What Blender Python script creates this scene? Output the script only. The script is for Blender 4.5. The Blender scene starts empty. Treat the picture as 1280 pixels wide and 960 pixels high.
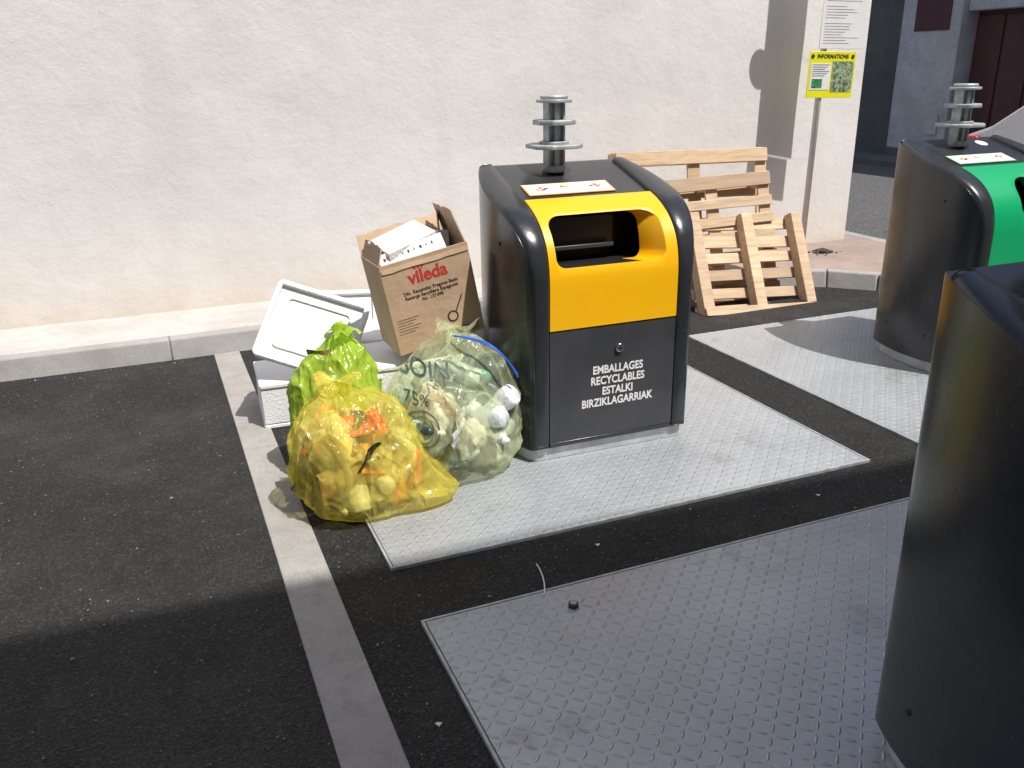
import bpy, bmesh, math, random
from mathutils import Vector, Matrix, noise, Euler
from mathutils.bvhtree import BVHTree
R=math.radians
random.seed(7)
scn=bpy.context.scene
COL=bpy.context.collection

# ---------------------------------------------------------------- materials
class NT:
    def __init__(s,name):
        s.m=bpy.data.materials.new(name); s.m.use_nodes=True
        s.t=s.m.node_tree; s.b=s.t.nodes['Principled BSDF']; s.out=s.t.nodes['Material Output']
    def n(s,typ,**k):
        q=s.t.nodes.new(typ)
        for a,b in k.items(): setattr(q,a,b)
        return q
    def l(s,a,b): s.t.links.new(a,b)
    def math(s,op,a,b=None,clamp=False):
        q=s.n('ShaderNodeMath',operation=op); q.use_clamp=clamp
        for i,v in enumerate((a,b)):
            if v is None: continue
            if isinstance(v,(int,float)): q.inputs[i].default_value=v
            else: s.l(v,q.inputs[i])
        return q.outputs[0]
    def coord(s,scale=(1,1,1),obj=True):
        tc=s.n('ShaderNodeTexCoord'); mp=s.n('ShaderNodeMapping')
        s.l(tc.outputs['Object'],mp.inputs[0]); mp.inputs['Scale'].default_value=scale
        return mp.outputs[0]
    def noise(s,sc,det=4,rough=.55,co=None):
        q=s.n('ShaderNodeTexNoise'); q.inputs['Scale'].default_value=sc
        q.inputs['Detail'].default_value=det; q.inputs['Roughness'].default_value=rough
        s.l(co if co is not None else s.coord(),q.inputs['Vector']); return q.outputs[0]
    def vor(s,sc,co=None,feat='F1'):
        q=s.n('ShaderNodeTexVoronoi'); q.feature=feat; q.inputs['Scale'].default_value=sc
        s.l(co if co is not None else s.coord(),q.inputs['Vector']); return q
    def ramp(s,f,stops):
        q=s.n('ShaderNodeValToRGB'); s.l(f,q.inputs[0])
        cr=q.color_ramp
        while len(cr.elements)<len(stops): cr.elements.new(.5)
        for e,(p,c) in zip(cr.elements,stops):
            e.position=p; e.color=(c,c,c,1) if isinstance(c,(int,float)) else (*c,1)
        return q.outputs[0]
    def mix(s,f,a,b,mode='MIX'):
        q=s.n('ShaderNodeMix',data_type='RGBA'); q.blend_type=mode
        for i,v in ((0,f),(6,a),(7,b)):
            if isinstance(v,(int,float)): q.inputs[i].default_value=v if i==0 else (v,v,v,1)
            elif isinstance(v,tuple): q.inputs[i].default_value=(*v,1)
            else: s.l(v,q.inputs[i])
        return q.outputs[2]
    def bump(s,h,dist,st=1,prev=None):
        q=s.n('ShaderNodeBump'); q.inputs['Distance'].default_value=dist; q.inputs['Strength'].default_value=st
        s.l(h,q.inputs['Height'])
        if prev is not None: s.l(prev,q.inputs['Normal'])
        return q.outputs[0]
    def col(s,c):
        if isinstance(c,tuple): s.b.inputs['Base Color'].default_value=(*c,1)
        else: s.l(c,s.b.inputs['Base Color'])
    def nor(s,x): s.l(x,s.b.inputs['Normal'])
    def rough(s,r):
        if isinstance(r,(int,float)): s.b.inputs['Roughness'].default_value=r
        else: s.l(r,s.b.inputs['Roughness'])

def simple(name,c,rough=.5,metal=0,var=.15,sc=8,bump=0,bsc=60,coat=0):
    k=NT(name); n=k.noise(sc)
    lo=tuple(max(0,v*(1-var)) for v in c); hi=tuple(min(1,v*(1+var)) for v in c)
    k.col(k.ramp(n,[(.3,lo),(.7,hi)])); k.b.inputs['Metallic'].default_value=metal
    n2=k.noise(sc*2.3)
    k.rough(k.ramp(n2,[(.3,max(.02,rough-.07)),(.7,min(1,rough+.08))]))
    if bump: k.nor(k.bump(k.noise(bsc),bump))
    if coat: k.b.inputs['Coat Weight'].default_value=coat; k.b.inputs['Coat Roughness'].default_value=.08
    return k.m

def m_wall():
    k=NT('white_render')
    tc=k.n('ShaderNodeTexCoord'); sx=k.n('ShaderNodeSeparateXYZ'); k.l(tc.outputs['Object'],sx.inputs[0])
    big=k.noise(.7,6,.6); mid=k.noise(3.5,6,.6); st=k.noise(1,5,.6,k.coord((4,4,.35))); fi=k.noise(22,5,.65)
    c=k.ramp(big,[(.3,(.70,.682,.668)),(.5,(.75,.735,.724)),(.72,(.79,.776,.768))])
    c=k.mix(k.ramp(st,[(.48,0),(.80,.36)]),c,(.59,.565,.545))
    c=k.mix(k.ramp(mid,[(.52,0),(.70,.28)]),c,(.83,.805,.775))
    c=k.mix(k.ramp(fi,[(.56,0),(.75,.25)]),c,(.62,.59,.56))
    zz=k.math('ADD',sx.outputs['Z'],k.math('MULTIPLY',k.math('SUBTRACT',mid,.5),.5))
    low=k.ramp(zz,[(.13,.8),(.21,.5),(.42,.18),(.8,0)])
    c=k.mix(low,c,(.60,.53,.45))
    sp=k.vor(9); c=k.mix(k.ramp(sp.outputs[0],[(.02,.4),(.05,0)]),c,(.42,.37,.33))
    k.col(c); k.rough(.85)
    b=k.bump(k.noise(1.6,4,.5),.024,.7); b=k.bump(k.noise(6,5,.6),.006,.7,b); b=k.bump(k.noise(30,4,.65),.0026,.8,b); b=k.bump(k.noise(110,3,.6),.0016,.8,b); k.nor(b); return k.m

def m_asphalt(name,lo,hi,dust):
    k=NT(name); v=k.vor(125); n=k.noise(170,3,.65); big=k.noise(.9,6,.65); mid=k.noise(5,5,.7)
    c=k.ramp(n,[(.36,lo),(.62,hi)])
    vc=k.vor(125); bw=k.n('ShaderNodeRGBToBW'); k.l(vc.outputs['Color'],bw.inputs[0])
    c=k.mix(k.ramp(bw.outputs[0],[(.72,0),(.82,.38)]),c,tuple(min(1,x*4.2) for x in hi))
    c=k.mix(k.ramp(bw.outputs[0],[(.22,.7),(.34,0)]),c,tuple(x*.6 for x in lo))
    f=k.math('MULTIPLY',k.ramp(big,[(.42,0),(.68,1)]),k.ramp(mid,[(.35,.2),(.7,1)]))
    f=k.math('MULTIPLY',f,k.ramp(n,[(.4,.4),(.6,1)]))
    c=k.mix(k.math('MULTIPLY',f,dust),c,(.17,.155,.135))
    k.col(c); k.rough(.78)
    b=k.bump(v.outputs[0],.013,1); b=k.bump(n,.007,1,b); k.nor(b); return k.m

def m_concrete(name,c,stain=(.3,.28,.25),s=1):
    k=NT(name); a=k.noise(2.2*s,6,.65); b=k.noise(14*s,5,.65); f=k.noise(150,3,.6)
    col=k.ramp(a,[(.3,tuple(x*.78 for x in c)),(.65,tuple(min(1,x*1.08) for x in c))])
    col=k.mix(k.ramp(b,[(.50,0),(.72,.6)]),col,stain)
    col=k.mix(k.ramp(f,[(.38,.35),(.5,0)]),col,tuple(x*.5 for x in c))
    k.col(col); k.rough(.85); bb=k.bump(f,.003,.7); bb=k.bump(b,.006,.5,bb); k.nor(bb); return k.m

def m_tread():
    k=NT('tread_plate_steel'); cell=.037
    tc=k.n('ShaderNodeTexCoord'); sx=k.n('ShaderNodeSeparateXYZ'); k.l(tc.outputs['Object'],sx.inputs[0])
    X=sx.outputs[0];Y=sx.outputs[1]
    U=k.math('DIVIDE',X,cell);V=k.math('DIVIDE',Y,cell)
    fu=k.math('FLOOR',U);fv=k.math('FLOOR',V)
    lu=k.math('SUBTRACT',k.math('SUBTRACT',U,fu),.5);lv=k.math('SUBTRACT',k.math('SUBTRACT',V,fv),.5)
    par=k.math('FLOORED_MODULO',k.math('ADD',fu,fv),2)
    ca=math.cos(R(45))
    a=k.math('MULTIPLY',k.math('ADD',lu,lv),ca);b=k.math('MULTIPLY',k.math('SUBTRACT',lu,lv),ca)
    def lerp(p,q): return k.math('ADD',k.math('MULTIPLY',p,par),k.math('MULTIPLY',q,k.math('SUBTRACT',1,par)))
    A=lerp(a,b);B=lerp(b,a)
    A2=k.math('POWER',k.math('ABSOLUTE',k.math('DIVIDE',A,.47)),1.7);B2=k.math('POWER',k.math('ABSOLUTE',k.math('DIVIDE',B,.135)),1.7)
    e=k.math('SUBTRACT',1,k.math('ADD',A2,B2),True)
    h=k.math('POWER',e,.6)
    big=k.noise(2.2,6,.65);fine=k.noise(26,5,.7);g=k.noise(240,2)
    c=k.ramp(big,[(.3,(.36,.38,.405)),(.7,(.46,.48,.505))])
    c=k.mix(k.ramp(fine,[(.5,0),(.75,.3)]),c,(.56,.575,.60))
    wear=k.ramp(k.noise(9,4,.6),[(.35,.25),(.65,1)])
    c=k.mix(k.math('MULTIPLY',k.math('MULTIPLY',h,.6),wear),c,(.78,.79,.80))
    st=k.noise(1.5,5,.75,k.coord((1.3,1.3,1)))
    c=k.mix(k.ramp(st,[(.58,0),(.72,.55)]),c,(.22,.195,.16))
    sc=k.noise(5,5,.7,k.coord((.25,3,1))); c=k.mix(k.ramp(sc,[(.60,0),(.75,.35)]),c,(.28,.27,.26))
    k.col(c); k.b.inputs['Metallic'].default_value=.3
    k.rough(k.ramp(fine,[(.3,.34),(.7,.50)]))
    bb=k.bump(h,.005,1); bb=k.bump(g,.0006,.6,bb); k.nor(bb); return k.m

def m_paint(name,c,rough=.28,coat=.5,dust=.12,scr=0):
    k=NT(name); n=k.noise(3,6,.7); f=k.noise(40,4,.7)
    col=k.mix(k.math('MULTIPLY',k.ramp(n,[(.4,0),(.8,1)]),dust),c,(.30,.28,.25))
    if scr:
        s1=k.noise(4,4,.7,k.coord((1,1,12))); col=k.mix(k.ramp(s1,[(.66,0),(.74,scr)]),col,(.22,.21,.2))
    k.col(col); k.rough(k.ramp(f,[(.3,rough-.04),(.7,rough+.07)]))
    k.b.inputs['Coat Weight'].default_value=coat; k.b.inputs['Coat Roughness'].default_value=.12
    k.nor(k.bump(k.noise(350,2),.0004,.5)); return k.m

def m_wood():
    k=NT('pine_wood'); co=k.coord((1.2,14,14)); co2=k.coord((3,3,3))
    a=k.noise(3,6,.6,co); b=k.noise(1.3,3,.5,co2)
    c=k.ramp(a,[(.3,(.50,.33,.19)),(.5,(.68,.50,.32)),(.7,(.78,.62,.43))])
    c=k.mix(k.ramp(b,[(.45,0),(.7,.45)]),c,(.50,.38,.28))
    ra=k.n('ShaderNodeAttribute'); ra.attribute_name='tint'
    c=k.mix(k.math('MULTIPLY',ra.outputs['Fac'],.65),c,(.33,.23,.16))
    v=k.vor(5,k.coord((1,5,5))); c=k.mix(k.ramp(v.outputs[0],[(.03,.8),(.07,0)]),c,(.16,.08,.04))
    k.col(c); k.rough(.7); k.nor(k.bump(a,.003,.6)); return k.m

def m_card():
    k=NT('cardboard'); w=k.n('ShaderNodeTexWave'); w.inputs['Scale'].default_value=60; k.l(k.coord(),w.inputs[0])
    n=k.noise(6,5,.6); c=k.ramp(n,[(.3,(.45,.305,.20)),(.7,(.56,.395,.265))]); k.col(c); k.rough(.8)
    b=k.bump(w.outputs[1],.0008,.4); b=k.bump(n,.018,.6,b); k.nor(b); return k.m

def m_foam():
    k=NT('polystyrene'); v=k.vor(130); n=k.noise(4)
    k.col(k.ramp(n,[(.3,(.78,.79,.80)),(.7,(.87,.87,.87))])); k.rough(.6); k.nor(k.bump(v.outputs[0],.003,.6))
    return k.m

def m_bag(name,c,alpha,tint):
    k=NT(name)
    f1=k.noise(6,4,.6,k.coord((1,1,.5))); f2=k.vor(8,k.coord((1,1,.45)),'DISTANCE_TO_EDGE'); f3=k.noise(30,3,.5,k.coord((1,1,.5)))
    k.col(k.ramp(f1,[(.3,tuple(x*.92 for x in c)),(.7,tuple(min(1,x*1.08) for x in c))])); k.rough(.17)
    k.b.inputs['Specular IOR Level'].default_value=.9
    cr=k.ramp(f2.outputs[0],[(0,1),(.12,.15),(.3,0)])
    b=k.bump(cr,.012,.9); b=k.bump(f1,.035,.9,b); b=k.bump(f3,.006,.9,b); k.nor(b)
    trl=k.n('ShaderNodeBsdfTranslucent'); trl.inputs[0].default_value=(*c,1); k.l(b,trl.inputs[1])
    trp=k.n('ShaderNodeBsdfTransparent'); trp.inputs[0].default_value=(*tint,1)
    m1=k.n('ShaderNodeMixShader'); m1.inputs[0].default_value=.40; k.l(k.b.outputs[0],m1.inputs[1]); k.l(trl.outputs[0],m1.inputs[2])
    al=k.math('ADD',k.ramp(f1,[(.32,max(0,alpha-.12)),(.68,min(1,alpha+.14))]),k.math('MULTIPLY',cr,.25),True)
    m2=k.n('ShaderNodeMixShader'); k.l(al,m2.inputs[0])
    k.l(trp.outputs[0],m2.inputs[1]); k.l(m1.outputs[0],m2.inputs[2]); k.l(m2.outputs[0],k.out.inputs[0]); return k.m

M={}
M['wall']=m_wall()
M['asph']=m_asphalt('asphalt_new',(.007,.007,.0075),(.029,.0285,.028),.55)
M['street']=m_asphalt('asphalt_old',(.10,.10,.105),(.19,.19,.195),.4)
M['kerb']=m_concrete('kerb_concrete',(.38,.37,.355))
M['pave']=m_concrete('pavement_concrete',(.54,.51,.48),(.42,.38,.34))
M['pave2']=m_concrete('pavement_pink',(.36,.28,.24),(.22,.18,.16))
M['strip']=m_concrete('strip_concrete',(.37,.35,.325),(.24,.22,.20))
M['tread']=m_tread()
M['dark']=m_paint('anthracite_paint',(.024,.026,.030),.22,.10,.05,.08)
M['door']=m_paint('anthracite_door',(.040,.042,.048),.36,.05,.12,.25)
M['yellow']=m_paint('yellow_paint',(.95,.49,.0),.38,.2,.03)
M['green']=m_paint('green_paint',(.0,.36,.13),.35,.3,.05)
M['galv']=simple('galvanised_steel',(.42,.45,.46),.5,.3,.25,20,.002)
M['galvl']=simple('galvanised_base',(.50,.52,.54),.5,.4,.2,12,.002)
M['black']=simple('black_rubber',(.012,.012,.013),.5)
M['drum']=simple('dark_drum',(.05,.05,.052),.4)
M['white']=simple('white_vinyl',(.80,.80,.80),.5,0,.04)
M['orange']=simple('orange_vinyl',(.80,.36,.03),.5,0,.1)
M['greenl']=simple('green_vinyl',(.12,.55,.22),.5,0,.1)
M['wood']=m_wood(); M['card']=m_card(); M['foam']=m_foam()
M['cardin']=simple('cardboard_inner',(.50,.355,.23),.85,0,.15,6,.004,30)
M['red']=simple('red_ink',(.50,.04,.03),.6,0,.1)
M['ink']=simple('dark_ink',(.05,.04,.035),.6,0,.1)
M['chrome']=simple('steel_lock',(.6,.6,.6),.25,1,.1)
M['maroon']=simple('maroon_door_paint',(.085,.028,.03),.6,0,.2,3)
M['grey']=m_concrete('grey_render',(.54,.55,.58),(.32,.32,.35))
M['dgrey']=m_concrete('dark_render',(.13,.135,.13),(.07,.07,.07))
M['cream']=m_concrete('cream_render',(.62,.58,.53),(.5,.45,.40))
M['glass']=simple('window_glass',(.02,.025,.03),.08,0,.1)
M['pole']=simple('pole_paint',(.62,.62,.62),.4,.2,.1)
M['signy']=simple('sign_yellow',(.80,.78,.02),.4,0,.03)
M['bluestr']=simple('blue_string',(.02,.14,.75),.4,0,.1)
M['rust']=simple('rusty_rubble',(.10,.065,.05),.9,0,.5,30,.01)
M['silver']=m_paint('silver_car_paint',(.72,.73,.75),.25,1,.0)
M['silver'].node_tree.nodes['Principled BSDF'].inputs['Metallic'].default_value=.2
M['tail']=simple('tail_light_red',(.6,.01,.01),.15,0,.1)
M['greyink']=simple('grey_ink',(.35,.35,.37),.6)

# ---------------------------------------------------------------- helpers
def empty(name,loc=(0,0,0),rot=(0,0,0)):
    e=bpy.data.objects.new(name,None); e.empty_display_size=.1; COL.objects.link(e); e.location=loc; e.rotation_euler=rot; return e
def mk(name,verts,faces,mats,parent=None,smooth=False,mi=None,loc=(0,0,0),rot=(0,0,0)):
    me=bpy.data.meshes.new(name); me.from_pydata([tuple(v) for v in verts],[],faces)
    if not isinstance(mats,(list,tuple)): mats=[mats]
    for m in mats: me.materials.append(m)
    if mi is not None:
        for p,i in zip(me.polygons,mi): p.material_index=i
    if smooth:
        for p in me.polygons: p.use_smooth=True
    me.update(); o=bpy.data.objects.new(name,me); COL.objects.link(o); o.location=loc; o.rotation_euler=rot
    if parent: o.parent=parent
    return o
def bev(o,w,seg=2,ang=40):
    b=o.modifiers.new('bev','BEVEL'); b.width=w; b.segments=seg; b.limit_method='ANGLE'; b.angle_limit=R(ang); b.harden_normals=False
    for p in o.data.polygons: p.use_smooth=True
    try: o.data.set_sharp_from_angle(angle=R(50))
    except Exception: pass
    return o
CF=[(0,3,2,1),(4,5,6,7),(0,1,5,4),(1,2,6,5),(2,3,7,6),(3,0,4,7)]
def cv(a,b):
    x0,y0,z0=a;x1,y1,z1=b
    return [(x0,y0,z0),(x1,y0,z0),(x1,y1,z0),(x0,y1,z0),(x0,y0,z1),(x1,y0,z1),(x1,y1,z1),(x0,y1,z1)]
def box(name,a,b,mat,parent=None,bw=.003,loc=(0,0,0),rot=(0,0,0),seg=2):
    o=mk(name,cv(a,b),CF,mat,parent,loc=loc,rot=rot)
    if bw: bev(o,bw,seg)
    return o
def prism(name,poly,z0,z1,mat,parent=None,bw=0,loc=(0,0,0),rot=(0,0,0)):
    n=len(poly); v=[(x,y,z0) for x,y in poly]+[(x,y,z1) for x,y in poly]
    f=[tuple(range(n))[::-1],tuple(range(n,2*n))]+[(i,(i+1)%n,n+(i+1)%n,n+i) for i in range(n)]
    o=mk(name,v,f,mat,parent,loc=loc,rot=rot)
    if bw: bev(o,bw)
    return o
def cyl(name,r,z0,z1,mat,parent=None,n=32,bw=0,loc=(0,0,0),rot=(0,0,0)):
    o=prism(name,[(r*math.cos(2*math.pi*i/n),r*math.sin(2*math.pi*i/n)) for i in range(n)],z0,z1,mat,parent,bw,loc,rot)
    if not bw:
        for p in o.data.polygons:
            if len(p.vertices)==4: p.use_smooth=True
    return o
def textmesh(body,size,align='CENTER',offset=.0,sx=1,space=1,extr=.0004):
    cu=bpy.data.curves.new('txt','FONT'); cu.body=body; cu.size=size; cu.align_x=align; cu.align_y='CENTER'; cu.offset=offset
    cu.space_line=space; cu.extrude=extr; cu.resolution_u=4
    o=bpy.data.objects.new('txt',cu); COL.objects.link(o); bpy.context.view_layer.update()
    dg=bpy.context.evaluated_depsgraph_get(); me=bpy.data.meshes.new_from_object(o.evaluated_get(dg))
    bpy.data.objects.remove(o)
    for v in me.vertices: v.co.x*=sx
    return me
def text(name,body,size,mat,parent,loc,rot=(R(90),0,0),**k):
    me=textmesh(body,size,**k); me.materials.clear(); me.materials.append(mat)
    o=bpy.data.objects.new(name,me); COL.objects.link(o); o.parent=parent; o.location=loc; o.rotation_euler=rot; return o

# ---------------------------------------------------------------- ground
def sheet(name,poly,z,mat):
    return mk(name,[(x,y,z) for x,y in poly],[tuple(range(len(poly)))],mat)
sheet('ground',[(-80,-80),(80,-80),(80,80),(-80,80)],0,M['asph'])
sheet('road',[(6.09,-60),(12.0,-60),(12.0,60),(6.09,60)],.004,M['street'])
kl=[(-20,5.33),(.0,5.31),(2.0,5.36),(3.3,5.42),(3.9,5.38),(4.35,5.25),(4.7,5.05),(4.95,4.8),(5.12,4.4),(5.2,3.8),(5.22,0),(5.22,-30)]
def offset(poly,d):
    out=[]
    for i,p in enumerate(poly):
        a=Vector(poly[max(0,i-1)]);b=Vector(poly[min(len(poly)-1,i+1)]);t=(b-a).normalized();n=Vector((-t.y,t.x))
        out.append((p[0]+n.x*d,p[1]+n.y*d))
    return out
def resample(poly,step):
    out=[]
    for a,b in zip(poly[:-1],poly[1:]):
        a=Vector(a);b=Vector(b);n=max(1,int((b-a).length/step))
        for i in range(n): out.append(tuple(a.lerp(b,i/n)))
    out.append(poly[-1]); return out
ks=resample(kl,.95); kis=offset(ks,.13)
V=[];F=[]
for i in range(len(ks)-1):
    a,b,c,d=[Vector(q) for q in (ks[i],ks[i+1],kis[i+1],kis[i])]
    g=(b-a).normalized()*.0015; b-=g; c-=g
    t=(d-a).normalized()*.04
    n=len(V); V+=[(*a,-.05),(*b,-.05),(*c,-.05),(*d,-.05),(*(a+t),.122),(*(b+t),.122),(*c,.122),(*d,.122)]
    F+=[tuple(n+j for j in f) for f in CF]
bev(mk('kerb',V,F,M['kerb']),.012,3)
pv=offset(kl,.134)
prism('pavement',[p for p in pv if p[0]<4.0]+[(4.0,6.2),(-20,6.2)],-.05,.118,M['pave'])
rp=[(4.004,pv[4][1])]+[p for p in pv if p[0]>4.0]+[(5.94,-30),(5.94,60),(5.6,60),(5.6,6.2),(4.004,6.2)]
prism('pavement.001',rp,-.05,.116,M['pave2'])
prism('kerb.001',[(5.944,-30),(6.08,-30),(6.08,60),(5.944,60)],-.05,.12,M['kerb'],bw=.01)
prism('concrete_strip',[(.235,-3),(.40,-3),(.385,5.325),(.235,5.31)],-.05,.008,M['strip'],bw=.004)
# ---------------------------------------------------------------- steel plates
def plate(x0,y0,x1,y1,name='steel_floor_plate'):
    e=empty(name,(0,0,0))
    box('tread_sheet',(x0+.012,y0+.012,-.02),(x1-.012,y1-.012,.012),M['tread'],e,.002)
    for i,(a,b) in enumerate([((x0,y0),(x1,y0+.009)),((x0,y1-.009),(x1,y1)),((x0,y0+.0095),(x0+.009,y1-.0095)),((x1-.009,y0+.0095),(x1,y1-.0095))]):
        box('edge_%d'%i,(a[0],a[1],-.02),(b[0],b[1],.013),M['galv'],e,.0015)
plate(.583,2.52,2.69,4.36); plate(.588,.30,2.70,2.195); plate(3.012,2.45,5.1,4.40)

# ---------------------------------------------------------------- wall
W=[];nx=150;nz=60
wallparent=empty('white_wall',(0,0,0))
x0,x1,z0,z1=-20,5.78,.1,7.0
for j in range(nz+1):
    for i in range(nx+1):
        x=x0+(x1-x0)*(i/nx); z=z0+(z1-z0)*(j/nz)
        y=6.05+.012*noise.noise(Vector((x*.8,z*.8,3)))+.004*noise.noise(Vector((x*3,z*3,9)))
        if i==nx: y=6.06
        W.append((x,y,z))
F=[(j*(nx+1)+i,j*(nx+1)+i+1,(j+1)*(nx+1)+i+1,(j+1)*(nx+1)+i) for j in range(nz) for i in range(nx)]
mk('render_face',W,F,M['wall'],wallparent,True)
box('wall_core',(-20,6.075,-.02),(5.765,12,7.0),M['wall'],wallparent,.02)
mk('wall_end_face',[(5.78,6.06,.1),(5.78,12,.1),(5.78,12,7),(5.78,6.06,7)],[(0,1,2,3)],M['wall'],wallparent)

# ---------------------------------------------------------------- waste container
PR=[(0,.06),(0,.2),(0,.4),(0,.6),(0,.76),(.004,.82),(.018,.885),(.045,.94),(.09,.99),(.145,1.028),(.21,1.058),(.30,1.087),(.40,1.118),(.52,1.155),(.628,1.186)]
D=.64
def catmull(P,k=6):
    o=[]
    for i in range(len(P)-1):
        p=[Vector(P[max(0,i-1)]),Vector(P[i]),Vector(P[i+1]),Vector(P[min(len(P)-1,i+2)])]
        for j in range(k):
            t=j/k; a=p[0];b=p[1];c=p[2];d=p[3]
            o.append(.5*((2*b)+(c-a)*t+(2*a-5*b+4*c-d)*t*t+(3*b-a-3*c+d)*t**3))
    o.append(Vector(P[-1])); return o
PC=catmull(PR); PS=[0]
for a,b in zip(PC[:-1],PC[1:]): PS.append(PS[-1]+(b-a).length)
def prof(s):
    s=max(0,min(PS[-1]-1e-6,s))
    for i in range(len(PS)-1):
        if PS[i+1]>s: break
    t=(s-PS[i])/(PS[i+1]-PS[i]); p=PC[i].lerp(PC[i+1],t)
    def tan(i):
        a=PC[max(0,i-1)];b=PC[min(len(PC)-1,i+1)];return (b-a).normalized()
    T=tan(i).lerp(tan(i+1),t).normalized(); return p,Vector((-T.y,T.x))
def s_of_z(z):
    for i in range(len(PC)-1):
        if PC[i+1].y>=z: return PS[i]+(PS[i+1]-PS[i])*(z-PC[i].y)/max(1e-6,PC[i+1].y-PC[i].y)
    return PS[-1]
def w(y):
    t=max(0,min(1,y/D)); return .375-.03*t+.075*math.sin(math.pi*min(1,t*1.0))**.75
def container(name,loc,rotz,accent,lines,labelmat,rnd_hole=False,sticker=True):
    e=empty(name,loc,(0,0,R(rotz)))
    ha,hb=s_of_z(.835),s_of_z(1.022)
    hu0,hu1=-.262,.240
    if rnd_hole: hu0,hu1=-.10,.10
    ss=[PS[-1]*i/90 for i in range(91)]
    V=[];F=[];nS=16
    for s in ss:
        p,n=prof(s); yf=min(p.x,D-.012); z=p.y
        row=[]
        for i in range(nS+1):
            y=yf+(D-yf)*(1-math.cos(math.pi*i/nS))/2; row.append((-w(y),y,z))
        for i in range(nS,-1,-1):
            y=yf+(D-yf)*(1-math.cos(math.pi*i/nS))/2; row.append((w(y),y,z))
        row+=[(hu1+.012,yf,z),(hu0-.012,yf,z)]
        V+=row
    L=2*(nS+1)+2
    for j in range(len(ss)-1):
        sm=(ss[j]+ss[j+1])/2
        for i in range(L):
            if i==L-2 and ha-.012<sm<hb+.012: continue
            a=j*L+i;b=j*L+(i+1)%L; F.append((a,a+L,b+L,b))
    F.append(tuple(range(L))); F.append(tuple((len(ss)-1)*L+i for i in range(L))[::-1])
    o=mk('body_shell',V,F,M['dark'],e)
    bm=bmesh.new(); bm.from_mesh(o.data); bmesh.ops.recalc_face_normals(bm,faces=bm.faces); bm.to_mesh(o.data); bm.free()
    bev(o,.012,3,45)
    for sg in (-1,1):
        V=[];F=[];prf=[(0,-.004),(0,.010),(.006,.016),(.03,.018),(.055,.016),(.068,.009),(.0725,-.004)]
        sl=[.01+(PS[-1]-.03)*i/80 for i in range(81)]
        for s in sl:
            p,n=prof(s); wu=w(min(p.x,D)); k=(wu-.302)/.0725
            for (du,h) in prf:
                V.append((sg*(.302+du*k),p.x+n.x*h,p.y+n.y*h))
        q=len(prf)
        for j in range(len(sl)-1):
            for i in range(q-1):
                a=j*q+i; f=(a,a+1,a+1+q,a+q); F.append(f if sg>0 else f[::-1])
        F.append(tuple(range(q)));F.append(tuple((len(sl)-1)*q+i for i in range(q)))
        mk('side_frame_%s'%('r' if sg>0 else 'l'),V,F,M['dark'],e,True)
        for (ry,rz) in ((.20,.92),(.20,.2),(.5,.2)):
            cyl('rivet',.008,0,.005,M['black'],e,16,.002,loc=(sg*(w(ry)-.001),ry,rz),rot=(0,R(90*sg),0))
    def panel(nm,u0,u1,s0,s1,off,mat,hole=None,nu=12,ns=30,depth=.13):
        def P(u,s,o):
            p,n=prof(s); return (u,p.x+n.x*o,p.y+n.y*o)
        V=[];F=[];mi=[]
        if not hole:
            for j in range(ns+1):
                for i in range(nu+1): V.append(P(u0+(u1-u0)*i/nu,s0+(s1-s0)*j/ns,off))
            for j in range(ns):
                for i in range(nu): a=j*(nu+1)+i; F.append((a,a+1,a+nu+2,a+nu+1))
            border=[i for i in range(nu+1)]+[j*(nu+1)+nu for j in range(1,ns+1)]+[ns*(nu+1)+i for i in range(nu-1,-1,-1)]+[j*(nu+1) for j in range(ns-1,0,-1)]
            UV=[(u0+(u1-u0)*(b%(nu+1))/nu,s0+(s1-s0)*(b//(nu+1))/ns) for b in border]
        else:
            a0,a1,b0,b1,r=hole; cx=(a0+a1)/2;cs=(b0+b1)/2; hw=(a1-a0)/2;hh=(b1-b0)/2
            N=160; hl=[]; ol=[]
            def rr(dx,dy,top):
                lo,hi=0,2; r_=r*(1.35 if top else .8)
                r_=min(r_,hh-.001)
                for _ in range(30):
                    t=(lo+hi)/2; x=abs(dx*t);y=abs(dy*t)
                    qx=x-(hw-r_);qy=y-(hh-r_); d=math.hypot(max(qx,0),max(qy,0))+min(max(qx,qy),0)-r_
                    if d>0: hi=t
                    else: lo=t
                return dx*lo,dy*lo
            for i in range(N):
                th=2*math.pi*i/N
                dx=math.cos(th)*hw;dy=math.sin(th)*hh; t2=math.atan2(dy,dx)
                x,y=rr(math.cos(t2),math.sin(t2),dy>0); hl.append((cx+x,cs+y))
                vals=[]
                ddx=math.cos(th)*(u1-u0);ddy=math.sin(th)*(s1-s0)
                if abs(ddx)>1e-9: vals.append(((u1 if ddx>0 else u0)-cx)/ddx)
                if abs(ddy)>1e-9: vals.append(((s1 if ddy>0 else s0)-cs)/ddy)
                t=min(vals); ol.append((cx+ddx*t,cs+ddy*t))
            for c in ((u0,s0),(u1,s0),(u0,s1),(u1,s1)):
                k=min(range(N),key=lambda i:(ol[i][0]-c[0])**2+(ol[i][1]-c[1])**2); ol[k]=c
            K=14
            for k in range(K+1):
                for i in range(N):
                    u=hl[i][0]+(ol[i][0]-hl[i][0])*k/K; s=hl[i][1]+(ol[i][1]-hl[i][1])*k/K
                    V.append(P(u,s,off-(.004 if k==0 else 0)))
            for k in range(K):
                for i in range(N): a=k*N+i;b=k*N+(i+1)%N; F.append((a,b,b+N,a+N)); mi.append(0)
            border=[K*N+i for i in range(N)]; UV=ol
            base=len(V)
            for i in range(N):
                x,y,z=V[i]; V.append((cx+(x-cx)*(.80 if x>cx else .97),depth+max(0,y)*.5,z-.012))
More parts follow.
